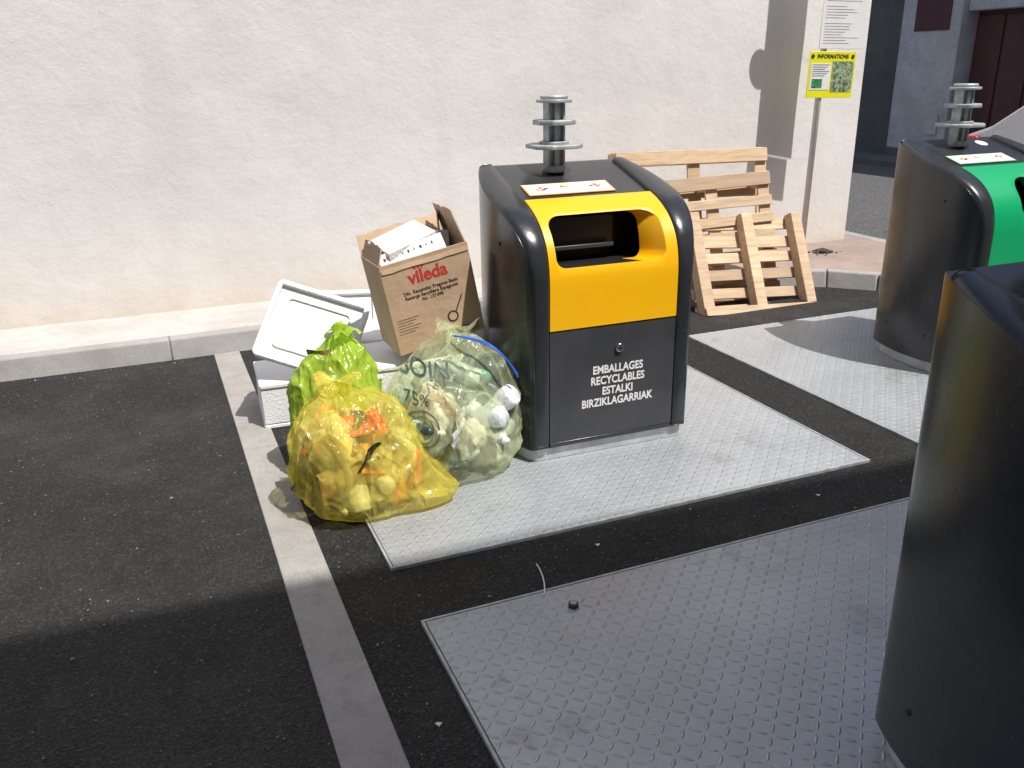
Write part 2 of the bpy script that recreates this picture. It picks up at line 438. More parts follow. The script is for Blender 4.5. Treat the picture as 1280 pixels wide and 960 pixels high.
            for i in range(N):
                a=i;b=(i+1)%N; F.append((b,a,base+a,base+b))
                th=2*math.pi*(i+.5)/N; mi.append(1 if math.sin(th)<-.5 and math.cos(th)<.5 else 0)
        n0=len(V)
        for (u,s) in UV: V.append(P(u,s,off-.012))
        nb=len(border)
        for i in range(nb):
            F.append((border[i],n0+i,n0+(i+1)%nb,border[(i+1)%nb])); mi.append(0)
        o=mk(nm,V,F,[mat,M['black']],e,True,mi if hole else None)
        try: o.data.set_sharp_from_angle(angle=R(40))
        except Exception: pass
        return o
    zs=s_of_z(.578)
    panel('lower_door',-.298,.298,s_of_z(.085),zs-.004,.008,M['door'])
    panel('intake_hood',-.298,.298,zs+.004,s_of_z(1.072),.010,accent,hole=(hu0,hu1,ha,hb,.05 if not rnd_hole else .075))
    box('intake_flap',(-.30,.30,.75),(.30,.31,1.06),M['black'],e,.002)
    box('intake_drum_panel',(-.22,.245,.86),(.12,.255,1.0),M['drum'],e,.01)
    box('intake_drum_lip',(-.20,.20,.865),(.10,.22,.885),M['drum'],e,.004)
    box('intake_drum_floor',(-.26,.14,.80),(.22,.299,.812),M['black'],e,.002)
    cyl('door_lock',.019,0,.012,M['chrome'],e,24,.002,loc=(.025,-.008,.475),rot=(R(90),0,0))
    cyl('lock_barrel',.006,0,.014,M['black'],e,16,loc=(.025,-.008,.475),rot=(R(90),0,0))
    box('door_sill',(-.298,-.010,.062),(.298,.0,.083),M['dark'],e,.003)
    pl=[(-.345,.02)]+[(-w(y)+.03,y) for y in [D*i/12 for i in range(1,12)]]+[(-.31,D-.02),(.31,D-.02)]+[(w(y)-.03,y) for y in [D*i/12 for i in range(11,0,-1)]]+[(.345,.02)]
    prism('galvanised_plinth',[(x*1.03,y-.01) for x,y in pl],.0,.058,M['galvl'],e,.004)
    if lines:
        text('lettering','\n'.join(lines),.050,M['white'],e,(.022,-.0095,.310),offset=.0013,sx=.83,space=.98)
    p,n=prof(s_of_z(1.105)); ang=math.atan2(PC[-8].y-PC[-14].y,PC[-8].x-PC[-14].x)
    lab=empty('pictogram_label',(-.05,p.x+n.x*.003-.01,p.y+n.y*.003-.003),(ang,0,0)); lab.parent=e
    box('label_border',(-.205,-.055,0),(.205,.055,.0016),labelmat,lab,0)
    box('label_face',(-.198,-.049,.0018),(.198,.049,.0026),M['white'],lab,0)
    rnd=random.Random(3)
    for k,x in enumerate((-.14,-.02,.12)):
        for j in range(5):
            a=x+rnd.uniform(-.025,.025);b=rnd.uniform(-.016,.01)
            box('pictogram_%d_%d'%(k,j),(a,b,.0028),(a+rnd.uniform(.008,.02),b+rnd.uniform(.006,.016),.0034+.0003*j),[M['orange'],M['ink'],M['red'],M['yellow']][rnd.randrange(4)],lab,0)
    if sticker:
        p,n=prof(PS[-1]-.09)
        cyl('round_sticker',.035,0,.0015,M['white'],e,32,loc=(.16,p.x,p.y+.002),rot=(ang,0,0))
    lift=empty('lifting_head',(-.035,.53,1.155)); lift.parent=e
    def octo(r,c=.4,sx=1):
        a=r*c; return [(sx*x,y) for x,y in [(-a,-r),(a,-r),(r,-a),(r,a),(a,r),(-a,r),(-r,a),(-r,-a)]]
    prism('foot_plate',octo(.045),0,.03,M['galv'],lift,.003)
    prism('stem_web',[(-.034,-.012),(.034,-.012),(.034,.012),(-.034,.012)],.02,.31,M['galv'],lift,.003)
    prism('stem_web_cross',[(-.012,-.034),(.012,-.034),(.012,.034),(-.012,.034)],.02,.309,M['galv'],lift,.003)
    for sx in (-.036,.036): prism('stem_flange',[(sx-.005,-.03),(sx+.005,-.03),(sx+.005,.03),(sx-.005,.03)],.022,.307,M['galv'],lift,.002)
    prism('lower_disc',octo(.115,.5),.105,.123,M['galv'],lift,.004)
    prism('lower_disc_rib',octo(.06,.5),.1235,.135,M['galv'],lift,.003)
    prism('middle_disc',octo(.086,.5),.205,.226,M['galv'],lift,.004)
    cyl('cap_lower',.080,.298,.312,M['galv'],lift,32,.003)
    cyl('cap_upper',.062,.3125,.329,M['galv'],lift,32,.006)
    return e
c1=container('recycling_container',(1.735,3.075,.012),-.8,M['yellow'],['EMBALLAGES','RECYCLABLES','ESTALKI','BIRZIKLAGARRIAK'],M['orange'],sticker=False)
c2=container('recycling_container',(4.21,3.09,.012),-.8,M['green'],['VERRE','BEIRA'],M['greenl'],True)
c3=container('recycling_container',(1.835,.63,.012),0,M['green'],['VERRE','BEIRA'],M['greenl'],True)

# ---------------------------------------------------------------- pallets
def pallet(name,loc,rot,wd,ht,mode,seed):
    rnd=random.Random(seed); V=[];F=[];T=[]
    def b(x0,x1,y0,y1,z0,z1):
        n=len(V); j=lambda:rnd.uniform(-.004,.004); ti=rnd.random()**1.5
        sk=rnd.uniform(-.010,.010)
        vv=cv((x0+j(),y0,z0+j()),(x1+j(),y1,z1+j()))
        vv=[(x,y,z+(sk if x>(x0+x1)/2 else 0)) for x,y,z in vv]
        V.extend(vv); F.extend([tuple(n+k for k in f) for f in CF]); T.extend([ti]*8)
    if mode=='stringers':
        for x in (0,wd/2-.045,wd-.09): b(x,x+.09,0,.085,0,ht)
        k=6
        for i in range(k):
            z=.01+(ht-.11)*i/(k-1); b(-.005,wd+.005,.089,.109,z,z+.08)
        for z in (.0,): b(0.0,wd,-.022,-.006,z,z+.06)
    else:
        nb_=7 if seed==2 else 5
        for i in range(nb_):
            z=(ht-.10)*i/(nb_-1); b(0,wd,0,.022,z,z+(.095 if i in(0,nb_//2,nb_-1) else .075))
        for x in (0,wd/2-.05,wd-.1): b(x,x+.1,.0255,.045,0,ht)
        for x in (0,wd/2-.05,wd-.1):
            for z in (0,ht/2-.05,ht-.1): b(x,x+.1,.0485,.118,z,z+.1)
        for z in (0,ht/2-.05,ht-.1): b(0,wd,.1215,.142,z,z+.1)
    o=mk(name,V,F,M['wood'],None,loc=loc,rot=rot)
    at=o.data.attributes.new('tint','FLOAT','POINT')
    for i,t in enumerate(T): at.data[i].value=t
    bev(o,.003,1); return o
pallet('wooden_pallet',(3.04,5.22,.0),(R(-12),R(.8),R(-1)),1.27,1.08,'eur',1)
pallet('wooden_pallet',(3.22,4.99,.0),(R(-15),R(-.8),R(0)),1.0,.90,'eur',2)
pallet('wooden_pallet',(3.40,4.76,.0),(R(-28),R(3.5),R(-1)),.97,.74,'stringers',5)

# ---------------------------------------------------------------- notice post
np_=empty('notice_post',(4.97,5.68,.116),(0,R(.8),R(-4)))
cyl('post',.024,0,3.1,M['pole'],np_,24)
cyl('post_collar',.032,0,.05,M['galv'],np_,24)
sg=empty('information_sign',(4.99,5.65,.02),(0,R(1),R(-4)))
box('board',(-.17,-.006,1.34),(.255,.0,1.68),M['signy'],sg,.002)
box('paper_left',(-.150,-.0085,1.40),(.03,-.0065,1.595),M['white'],sg,0)
box('map_right',(.045,-.0085,1.385),(.24,-.0065,1.61),simple('map_print',(.20,.26,.16),.5,0,1.3,45),sg,0)
box('map_small',(-.135,-.0105,1.415),(-.04,-.009,1.48),simple('map_print2',(.05,.25,.1),.5,0,.9,60),sg,0)
text('heading','INFORMATIONS',.042,M['ink'],sg,(.04,-.0085,1.645),offset=.0006,sx=.95)
for i in range(6): box('line_%d'%i,(-.138,-.0102,1.582-.016*i),(.018-.02*(i%3),-.0090,1.587-.016*i),M['greyink'],sg,0)
for x in (-.145,.225): cyl('logo',.015,0,.002,M['ink'],sg,16,loc=(x,-.0075,1.645),rot=(R(90),0,0))
nb=empty('notice_sheet',(4.99,5.65,.02),(0,R(1),R(-4)))
box('sheet',(-.10,-.006,1.70),(.30,.0,2.12),M['white'],nb,.002)
box('sheet_upper',(-.10,-.006,2.13),(.30,.0,3.0),M['white'],nb,.002)
prism('side_plate',[(-.13+.11*math.cos(t*math.pi/12),2.34+.15*math.sin(t*math.pi/12)) for t in range(24)],.001,.005,M['white'],nb,0,rot=(R(90),0,0))
for i in range(18):
    z=2.08-.020*i; rl=random.Random(i)
    if i in (3,9): continue
    box('print_%d'%i,(-.07,-.0075,z),(-.07+rl.uniform(.14,.33),-.0063,z+.0025),M['greyink'],nb,0)

def blob(V,F,c,r,rnd,sub=1,sq=.6):
    bm=bmesh.new(); bmesh.ops.create_icosphere(bm,subdivisions=sub,radius=1); n=len(V); off=rnd.uniform(0,99)
    for v in bm.verts:
        d=1+.5*noise.noise(v.co*1.6+Vector((off,0,0))); V.append((c[0]+v.co.x*r*d,c[1]+v.co.y*r*d,c[2]+v.co.z*r*d*sq))
    for f in bm.faces: F.append(tuple(n+v.index for v in f.verts))
    bm.free()
V=[];F=[];rnd=random.Random(4)
for i in range(120):
    rr_=abs(rnd.gauss(0,1)); th=rnd.uniform(0,6.28)
    blob(V,F,(5.17+.09*rr_*math.cos(th),5.66+.06*rr_*math.sin(th),.118+max(0,.03-.02*rr_)),rnd.uniform(.004,.014)*(1.6-min(1.1,rr_*.5)),rnd)
mk('rubble_pile',V,F,M['rust'])
V=[];F=[];rnd=random.Random(11)
for i in range(1300):
    q=rnd.random()
    if q<.55: x,y=rnd.uniform(-2.2,.25),rnd.uniform(1.2,5.25)
    elif q<.7: x,y=rnd.uniform(-2,4.5),5.3-abs(rnd.gauss(0,.05))
    elif q<.8: x,y=rnd.uniform(.4,5),rnd.uniform(4.4,5.3)
    elif q<.9: x,y=.42+abs(rnd.gauss(0,.05)),rnd.uniform(1.3,4.8)
    else: x,y=rnd.uniform(.42,3),rnd.uniform(2.2,2.5)
    blob(V,F,(x,y,.002),rnd.uniform(.0012,.0040)*(1.9 if rnd.random()<.04 else 1),rnd,1,.6)
mk('loose_gravel',V,F,simple('grit',(.24,.23,.21),.9,0,.5,30))
li=empty('metal_nut',(1.05,2.07,.012))
prism('nut_body',[(.018*math.cos(R(60*i)),.018*math.sin(R(60*i))) for i in range(6)],0,.014,M['ink'],li,.002)
cyl('nut_bore',.010,.0142,.016,M['galv'],li,20)
cs=bpy.data.curves.new('straw','CURVE');cs.dimensions='3D';cs.bevel_depth=.0022
sp=cs.splines.new('NURBS');pts=[(0,0,.016),(.03,.05,.02),(.05,.12,.016),(.045,.16,.03)];sp.points.add(3)
for q,pt in zip(sp.points,pts): q.co=(*pt,1)
sp.use_endpoint_u=True; cs.materials.append(M['white']); o=bpy.data.objects.new('litter_straw',cs);COL.objects.link(o);o.location=(.99,2.16,0)
V=[];F=[];rnd=random.Random(5)
for (x,y) in ((2.27,2.36),(.5,1.75),(-.9,2.4),(.5,3.9),(1.3,2.38)):
    n=len(V);a=rnd.uniform(0,3)
    for (p,q,z) in ((-1,-1,.4),(1,-.8,.1),(1.1,1,.5),(-.9,.9,.1)):
        s=.007; V.append((x+s*(p*math.cos(a)-q*math.sin(a)),y+s*(p*math.sin(a)+q*math.cos(a)),.006+z*.012))
    F.append((n,n+1,n+2,n+3))
mk('paper_scraps',V,F,M['white'])

# ---------------------------------------------------------------- polystyrene boxes
def foambox(name,loc,rot,a,b,h,lid=False):
    e=empty(name,loc,rot); t=.022
    box('base',(0,0,0),(a,b,t),M['foam'],e,.006)
    box('side_front',(0,0,t+.0005),(a,t,h),M['foam'],e,.006); box('side_back',(0,b-t,t+.0005),(a,b,h),M['foam'],e,.006)
    box('side_left',(0,t+.0005,t+.0005),(t,b-t-.0005,h-.001),M['foam'],e,.006); box('side_right',(a-t,t+.0005,t+.0005),(a,b-t-.0005,h-.001),M['foam'],e,.006)
    if lid:
        box('lid',(-.006,-.006,h+.001),(a+.006,b+.006,h+.03),M['foam'],e,.010,seg=3)
        cyl('moulded_mark',.028,0,.004,M['foam'],e,24,.002,loc=(a*.32,-.0005,h*.45),rot=(R(90),0,0))
    return e
def foamlid(name,a,b,A=None,u=None,v=None):
    e=empty(name); t=.022
    u=Vector(u).normalized(); v=Vector(v); v=(v-u*v.dot(u)).normalized(); n=u.cross(v)
    e.matrix_world=Matrix(((u.x,v.x,n.x,A[0]),(u.y,v.y,n.y,A[1]),(u.z,v.z,n.z,A[2]),(0,0,0,1)))
    def rrect(i,r):
        P=[]
        for (cx,cy,a0) in ((a-i-r,b-i-r,0),(i+r,b-i-r,90),(i+r,i+r,180),(a-i-r,i+r,270)):
            for k in range(7): P.append((cx+r*math.cos(R(a0+15*k)),cy+r*math.sin(R(a0+15*k))))
        return P
    prism('panel',rrect(0,.03),0,t,M['foam'],e,.007)
    def ring(nm,i,wd,r,z0,z1,bw):
        o_=rrect(i,r); n_=rrect(i+wd,max(.006,r-wd)); m=len(o_)
        V=[(x,y,z0) for x,y in o_]+[(x,y,z0) for x,y in n_]+[(x,y,z1) for x,y in o_]+[(x,y,z1) for x,y in n_]; F=[]
        for k in range(m):
            l=(k+1)%m; F+=[(2*m+k,2*m+l,3*m+l,3*m+k),(k,l,2*m+l,2*m+k),(m+l,m+k,3*m+k,3*m+l),(l,k,m+k,m+l)]
        bev(mk(nm,V,F,M['foam'],e),bw)
    ring('rim',.001,.026,.03,t+.0005,t+.024,.006); ring('rib',.07,.010,.03,t+.0005,t+.009,.003)
    return e
foambox('polystyrene_box',(.36,3.98,0),(0,0,R(-3)),.55,.38,.20,True)
foambox('polystyrene_box',(.72,3.5,0),(0,0,R(4)),.50,.40,.18,True)
foambox('polystyrene_box',(.74,3.48,.21),(0,0,R(-2)),.48,.36,.17,True)
foambox('polystyrene_box',(.62,4.02,.232),(R(6),0,R(-14)),.36,.28,.13,True)
foamlid('polystyrene_lid',.46,.40,(.345,4.06,.35),(.34,-.17,-.12),(.13,.20,.33))
foamlid('polystyrene_lid',.42,.30,(.62,4.44,.25),(.40,-.10,-.01),(.05,.20,.28))

# ---------------------------------------------------------------- cardboard box
cb=empty('cardboard_box',(.905,3.44,.455),(0,R(-10.5),R(2)))
bw_,bd,bh,t=.40,.27,.40,.005
box('panel_front',(0,0,0),(bw_,t,bh),M['card'],cb,.001);box('panel_back',(0,bd-t,0),(bw_,bd,bh),M['card'],cb,.001)
box('panel_left',(0,t+.0003,0),(t,bd-t-.0003,bh-.0005),M['card'],cb,.001);box('panel_right',(bw_-t,t+.0003,0),(bw_,bd-t-.0003,bh-.0005),M['card'],cb,.001)
box('panel_bottom',(t+.0003,t+.0003,.001),(bw_-t-.0003,bd-t-.0003,.006),M['card'],cb,0)
def flap(nm,loc,rot,a,b,cut=0,skew=0):
    n=8;V=[];rnd=random.Random(len(nm)+int(a*100))
    top=[(cut+(a-2*cut)*i/n+skew, b*(1+rnd.uniform(-.08,.05))) for i in range(n+1)]
    base=[(a*i/n,0) for i in range(n+1)]
    for y in (0,.005):
        for (x,z) in base+top: V.append((x,y+(.012*(z/b)**2 if z else 0),z))
    m=n+1; F=[]
    for i in range(n):
        F.append((i,i+1,m+i+1,m+i)); F.append((2*m+i,3*m+i,3*m+i+1,2*m+i+1)); F.append((m+i,m+i+1,3*m+i+1,3*m+i)); F.append((i,2*m+i,2*m+i+1,i+1))
    F.append((0,m,3*m,2*m));F.append((n,2*m+n,3*m+n,m+n))
    mk(nm,V,F,M['cardin'],cb,False,loc=loc,rot=rot)
flap('flap_back',(.002,bd-.006,bh+.001),(R(-24),0,0),bw_-.004,.095,.012)
flap('flap_left',(0.004,.262,bh+.001),(R(-16),R(0),R(-90)),.25,.075,.01)
flap('flap_right',(bw_-.003,.01,bh+.001),(R(-4),0,R(90)),.25,.14,.02,.02)
flap('flap_right_torn',(bw_-.08,.12,bh-.01),(R(10),R(20),R(70)),.12,.15,.03,.02)
flap('flap_front',(bw_-.002,.003,bh-.002),(R(-150),0,R(180)),bw_-.004,.035,.004)
box('foam_insert',(0,0,0),(.25,.16,.10),M['foam'],cb,.006,loc=(.07,.07,.335),rot=(R(14),R(-6),R(14)))
box('foam_insert_b',(0,0,0),(.17,.03,.14),M['foam'],cb,.004,loc=(.19,.17,.335),rot=(R(-12),R(14),R(-8)))
box('paper_sheet',(0,0,0),(.30,.004,.11),M['white'],cb,.0,loc=(.03,.03,.325),rot=(R(-20),R(-4),R(3)))
for i in range(9): box('paper_print_%d'%i,(.02+.028*i,-.001,.078+.002*(i%2)),(.030+.028*i-.002*(i%3),-.0003,.09),M['greyink'] if i%2 else M['ink'],cb,0,loc=(.03,.03,.325),rot=(R(-20),R(-4),R(3)))
text('brand_lettering','vileda',.078,M['red'],cb,(.20,-.0008,.315),offset=.0022,sx=.98)
text('product_lettering','24x  Recambio Fregona Basic\nRecarga Serpillère Espagnole\nNr. 137498',.021,M['ink'],cb,(.20,-.0008,.235),offset=.0004,space=1.0)
for i in range(6): box('small_print_%d'%i,(.02,-.0009,.15-.012*i),(.12-.015*(i%3),-.0002,.152-.012*i),M['ink'],cb,0)
rb=random.Random(2);x=.205
while x<.375:
    d=rb.uniform(.0015,.005); box('barcode',(x,-.0009,.012),(x+d,-.0002,.047),M['ink'],cb,0); x+=d+rb.uniform(.0015,.004)
box('mop_icon',(-.003,-.0009,0),(.003,-.0002,.10),M['ink'],cb,0,loc=(.275,0,.10),rot=(0,R(32),0))
cyl('mop_head',.026,0,.0007,M['ink'],cb,24,loc=(.268,-.0002,.10),rot=(R(90),0,0))
cyl('mop_ring',.018,0,.0007,M['card'],cb,24,loc=(.268,-.0010,.10),rot=(R(90),0,0))
for i,(a,r_) in enumerate(((0,0),(35,-.013),(-35,.013))): box('logo_leaf_%d'%i,(-.005,-.0009,0),(.005,-.0002,.024),M['red'],cb,.0,loc=(.165+r_,0,.350),rot=(0,R(-a),0))

# ---------------------------------------------------------------- rubbish bags
PB=[(0,0,0),(.07,.55,.0),(.16,.84,.05),(.28,.98,.17),(.42,1.0,.36),(.56,.92,.54),(.68,.76,.70),(.78,.55,.81),(.86,.32,.89),(.905,.13,.945),(.925,.10,.96),(.945,.14,.975),(.97,.24,.985),(1,.30,.975)]
def pb(t):
    for a,b in zip(PB[:-1],PB[1:]):
        if b[0]>=t: k=(t-a[0])/(b[0]-a[0]); return a[1]+(b[1]-a[1])*k,a[2]+(b[2]-a[2])*k
    return PB[-1][1:]
palettes={'y':[(.80,.78,.72),(.78,.10,.04),(.82,.28,.07),(.72,.60,.42),(.08,.07,.05),(.85,.85,.82),(.70,.58,.35),(.30,.18,.1),(.75,.12,.07),(.82,.80,.76)],
 'g':[(.12,.34,.26),(.82,.84,.84),(.55,.68,.64),(.75,.70,.6),(.04,.06,.08),(.85,.87,.85),(.66,.70,.60),(.55,.42,.25),(.8,.82,.8),(.10,.14,.12),(.70,.74,.76)]}
def bag(name,c,rx,ry,h,seed,mat,lean=(0,0),pal='y',rot=0,lump=.16,nitems=45,bulges=(),npl=11,ears=2,pb_bottle=.3,sc=1):
    e=empty(name,c,(0,0,R(rot))); n=120;m=220; V=[];F=[]
    for j in range(n+1):
        t=j/n; r,z=pb(t)
        amp=.015+.17*max(0,(t-.40)/.55)**1.8 if t<.93 else .22
        for i in range(m):
            th=2*math.pi*i/m; d=Vector((math.cos(th),math.sin(th),0))
            q=Vector((d.x*r,d.y*r,z*1.4))
            nn=noise.fractal(q*1.5+Vector((seed*7.1,0,0)),.9,2.0,2)
            q2=q+Vector((noise.noise(q*2),noise.noise(q*2+Vector((9,9,9))),0))*.25
            rid=(1-abs(noise.noise(q2*2.6+Vector((0,seed*3.3,0))))*2)**3
            rid2=(1-abs(noise.noise(q2*5.5+Vector((0,0,seed*5.3))))*2)**3
            pl=math.sin(th*npl+6*noise.noise(Vector((d.x*1.5,d.y*1.5,seed+z*.8))))
            pl=.6*(1-abs(pl)*2)+.4*math.sin(th*23+3*z+4*noise.noise(Vector((d.x*3,d.y*3,seed))))
            k=1+lump*nn*min(1,t*6)+.055*rid+.026*rid2+amp*.38*pl
            bx=0
            for (bt,ba,bs,bz) in bulges:
                dd=math.cos(th-R(bt)); bx+=ba*max(0,dd)**bs*math.exp(-((z-bz)/.22)**2)
            k+=bx
            zz=z*(1+.06*nn)+.01*rid*(t>.1)
            lx=lean[0]*z**1.5; ly=lean[1]*z**1.5
            zt=max(0,t-.95)/.05*.06*math.sin(th*2+seed)
            V.append((d.x*r*rx*k+lx,d.y*r*ry*k+ly,max(.004,zz*h+.004+zt*h)))
    for j in range(n):
        for i in range(m): a=j*m+i;b=j*m+(i+1)%m; F.append((a,b,b+m,a+m))
    film=mk('film',V,F,mat,e,True)
    for kk in range(ears):
        V2=[];F2=[]
        a0=seed+kk*2.6
        N1,N2=10,8
        for i in range(N1+1):
            u=i/N1
            for j in range(N2+1):
                v=j/N2-.5; wd=.015+.065*u**.8
                x=math.cos(a0)*u*.085-math.sin(a0)*v*wd*1.6; y=math.sin(a0)*u*.085+math.cos(a0)*v*wd*1.6
                zz=.03*math.sin(u*2.6)+.014*math.sin(v*14+seed)*u+ (.01 if kk else 0)
                V2.append((x+lean[0]*.95,y+lean[1]*.95,h*.955+zz))
        for i in range(N1):
            for j in range(N2): a=i*(N2+1)+j; F2.append((a,a+1,a+N2+2,a+N2+1))
        mk('tie_ear_%d'%kk,V2,F2,mat,e,True)
    rnd=random.Random(seed); V=[];F=[];mi=[]; P=palettes[pal]
    mats=[bpy.data.materials.get('litter_%s_%d'%(pal,i)) or simple('litter_%s_%d'%(pal,i),cc,.3,0,.35,30,.004,40) for i,cc in enumerate(P)]
    for k in range(nitems):
        while True:
            a=Vector((rnd.uniform(-1,1),rnd.uniform(-1,1),rnd.uniform(-1,1)))
            if .3<a.length<1: break
        zc=.42+a.z*.36; rr=pb(.2+.6*zc)[0]*.78
        cpos=Vector((a.x*rx*rr+lean[0]*zc**1.5,a.y*ry*rr+lean[1]*zc**1.5,zc*h))
        rm=Euler((rnd.uniform(0,6),rnd.uniform(0,6),rnd.uniform(0,6))).to_matrix(); ty=rnd.random(); n0=len(V);f0=len(F)
        if ty<.28:
            # crumpled carton / sheet: warped thin grid
            sx,sy=rnd.uniform(.05,.10)*sc,rnd.uniform(.035,.07)*sc; G=8; of=Vector((rnd.uniform(0,50),0,0))
            for lay in (0,.004):
                for gi in range(G+1):
                    for gj in range(G+1):
                        x=(gi/G-.5)*2*sx;y=(gj/G-.5)*2*sy
                        zz=.035*noise.noise(Vector((x*14,y*14,0))+of)+.012*noise.noise(Vector((x*40,y*40,0))+of)+lay
                        V.append(tuple(cpos+rm@Vector((x,y,zz))))
            gg=(G+1)**2
            for gi in range(G):
                for gj in range(G):
                    q=n0+gi*(G+1)+gj; F.append((q,q+G+1,q+G+2,q+1)); q+=gg; F.append((q,q+1,q+G+2,q+G+1))
        elif ty<.28+pb_bottle:
            r0=rnd.uniform(.022,.038)*sc;L=rnd.uniform(.07,.12)*sc; of=Vector((rnd.uniform(0,50),0,0))
            ring=[(r0*.9,-L),(r0,-L*.93),(r0,-L*.6),(r0*.94,-L*.4),(r0,-L*.2),(r0*.92,0),(r0,L*.3),(r0*.9,L*.5),(r0*.6,L*.72),(r0*.38,L*.85),(r0*.38,L*.9),(r0*.44,L*.9),(r0*.44,L)]
            for (q,zz) in ring:
                for i in range(18):
                    aa=i*math.pi/9; pp=Vector((q*math.cos(aa),q*math.sin(aa),zz)); cr=1-.45*max(0,noise.noise(pp*18+of)); pp.x*=cr;pp.y*=cr
                    V.append(tuple(cpos+rm@pp))
            for j in range(len(ring)-1):
                for i in range(18): a1=n0+j*18+i;b1=n0+j*18+(i+1)%18; F.append((a1,b1,b1+18,a1+18))
            F.append(tuple(n0+i for i in range(18))[::-1]);F.append(tuple(n0+(len(ring)-1)*18+i for i in range(18)))
        elif ty<.72:
            s=(rnd.uniform(.03,.07)*sc,rnd.uniform(.02,.05)*sc,rnd.uniform(.012,.035)*sc)
            tp=rnd.uniform(.6,1)
            for v in cv((-s[0],-s[1],-s[2]),s):
                f_=tp if v[2]>0 else 1; V.append(tuple(cpos+rm@Vector((v[0]*f_,v[1]*f_,v[2]))))
            F+=[tuple(n0+q for q in f) for f in CF]
        else:
            r1=rnd.uniform(.03,.07); bm=bmesh.new(); bmesh.ops.create_icosphere(bm,subdivisions=3,radius=1)
            for v in bm.verts:
                d=1+.7*noise.noise(v.co*2.3+Vector((k,0,0)))+.3*noise.noise(v.co*6+Vector((k,0,0))); V.append(tuple(cpos+rm@Vector((v.co.x*r1*d,v.co.y*r1*d*.8,v.co.z*r1*d*.5))))
            for f in bm.faces: F.append(tuple(n0+v.index for v in f.verts))
            bm.free()
        mi+=[rnd.randrange(len(P))]*(len(F)-f0)
    V=[(x,y,max(.008,z)) for x,y,z in V]
    mk('contents',V,F,mats,e,True,mi)
    try: e.children[-1].data.set_sharp_from_angle(angle=R(35))
    except Exception: pass
    return e,film
by=m_bag('yellow_bag_film',(.95,.83,.17),.33,(.99,.96,.58))
bg=m_bag('lime_bag_film',(.55,.78,.08),.74,(.8,.95,.4))
bc=m_bag('clear_green_bag_film',(.80,.86,.56),.27,(.97,.985,.88))
bag('rubbish_bag',(.63,3.02,.0),.255,.21,.52,3,by,(-.08,.06),'y',0,.16,75,((-25,.50,10,.07),),11,2,.2,1.15)
bag('rubbish_bag',(.60,3.42,.0),.20,.18,.62,5,bg,(.05,.02),'y',0,.14,20,(),9,1)
eC,fC=bag('rubbish_bag',(1.035,3.19,.0),.285,.235,.62,9,bc,(.06,.04),'g',0,.12,85,(),11,1,.42,1.3)
bvh=BVHTree.FromPolygons([v.co.copy() for v in fC.data.vertices],[tuple(p.vertices) for p in fC.data.polygons])
def project(me,name,ox,oz,rotz):
    bm=bmesh.new(); bm.from_mesh(me); bmesh.ops.triangulate(bm,faces=bm.faces)
    bmesh.ops.subdivide_edges(bm,edges=bm.edges,cuts=2,use_grid_fill=True)
    a=R(rotz); dirv=Vector((math.sin(a),math.cos(a),0)); rt=Vector((math.cos(a),-math.sin(a),0)); dead=[]
    for v in bm.verts:
        o=rt*(v.co.x+ox)+Vector((0,0,v.co.y+oz))-dirv*1.0
        h=bvh.ray_cast(o,dirv)
        if h[0] is None: dead.append(v)
        else: v.co=h[0]-dirv*.004
    bmesh.ops.delete(bm,geom=dead,context='VERTS')
    nm=bpy.data.meshes.new(name); bm.to_mesh(nm); bm.free(); nm.materials.clear(); nm.materials.append(M['bagink'])
    o=bpy.data.objects.new(name,nm); COL.objects.link(o); o.parent=eC
M['bagink']=simple('bag_print_ink',(.07,.12,.09),.5,0,.1)
project(textmesh('SOIN',.085,offset=.0008,extr=0),'print_heading',-.10,.48,14)
project(textmesh('75%',.058,offset=.0008,extr=0),'print_percent',-.14,.385,14)
project(textmesh('Recycler\nc\'est agir',.028,offset=.0004,extr=0),'print_small',.02,.13,14)
def ringmesh(r0,r1,n=64):
    me=bpy.data.meshes.new('r'); V=[(r*math.cos(2*math.pi*i/n),r*math.sin(2*math.pi*i/n),0) for r in (r0,r1) for i in range(n)]
    me.from_pydata(V,[],[(i,(i+1)%n,n+(i+1)%n,n+i) for i in range(n)]); return me
project(ringmesh(.066,.072),'print_ring',-.13,.28,14); project(ringmesh(.046,.050),'print_ring_inner',-.13,.28,14)
project(textmesh('%',.06,offset=.001,extr=0),'print_symbol',-.13,.28,14)
cu=bpy.data.curves.new('s','CURVE');cu.dimensions='3D';cu.bevel_depth=.0035;cu.bevel_resolution=2
for k,off in enumerate((0,.012)):
    sp=cu.splines.new('NURBS');pts=[(.02,-.02,.60),(.05,-.09+off,.61),(.12,-.14,.585+off),(.17,-.17+off,.55),(.21,-.18,.49),(.235,-.17,.44+off)]
    sp.points.add(len(pts)-1)
    for q,pt in zip(sp.points,pts): q.co=(*pt,1)
    sp.use_endpoint_u=True
so=bpy.data.objects.new('tie_string',cu);cu.materials.append(M['bluestr']);COL.objects.link(so);so.parent=eC

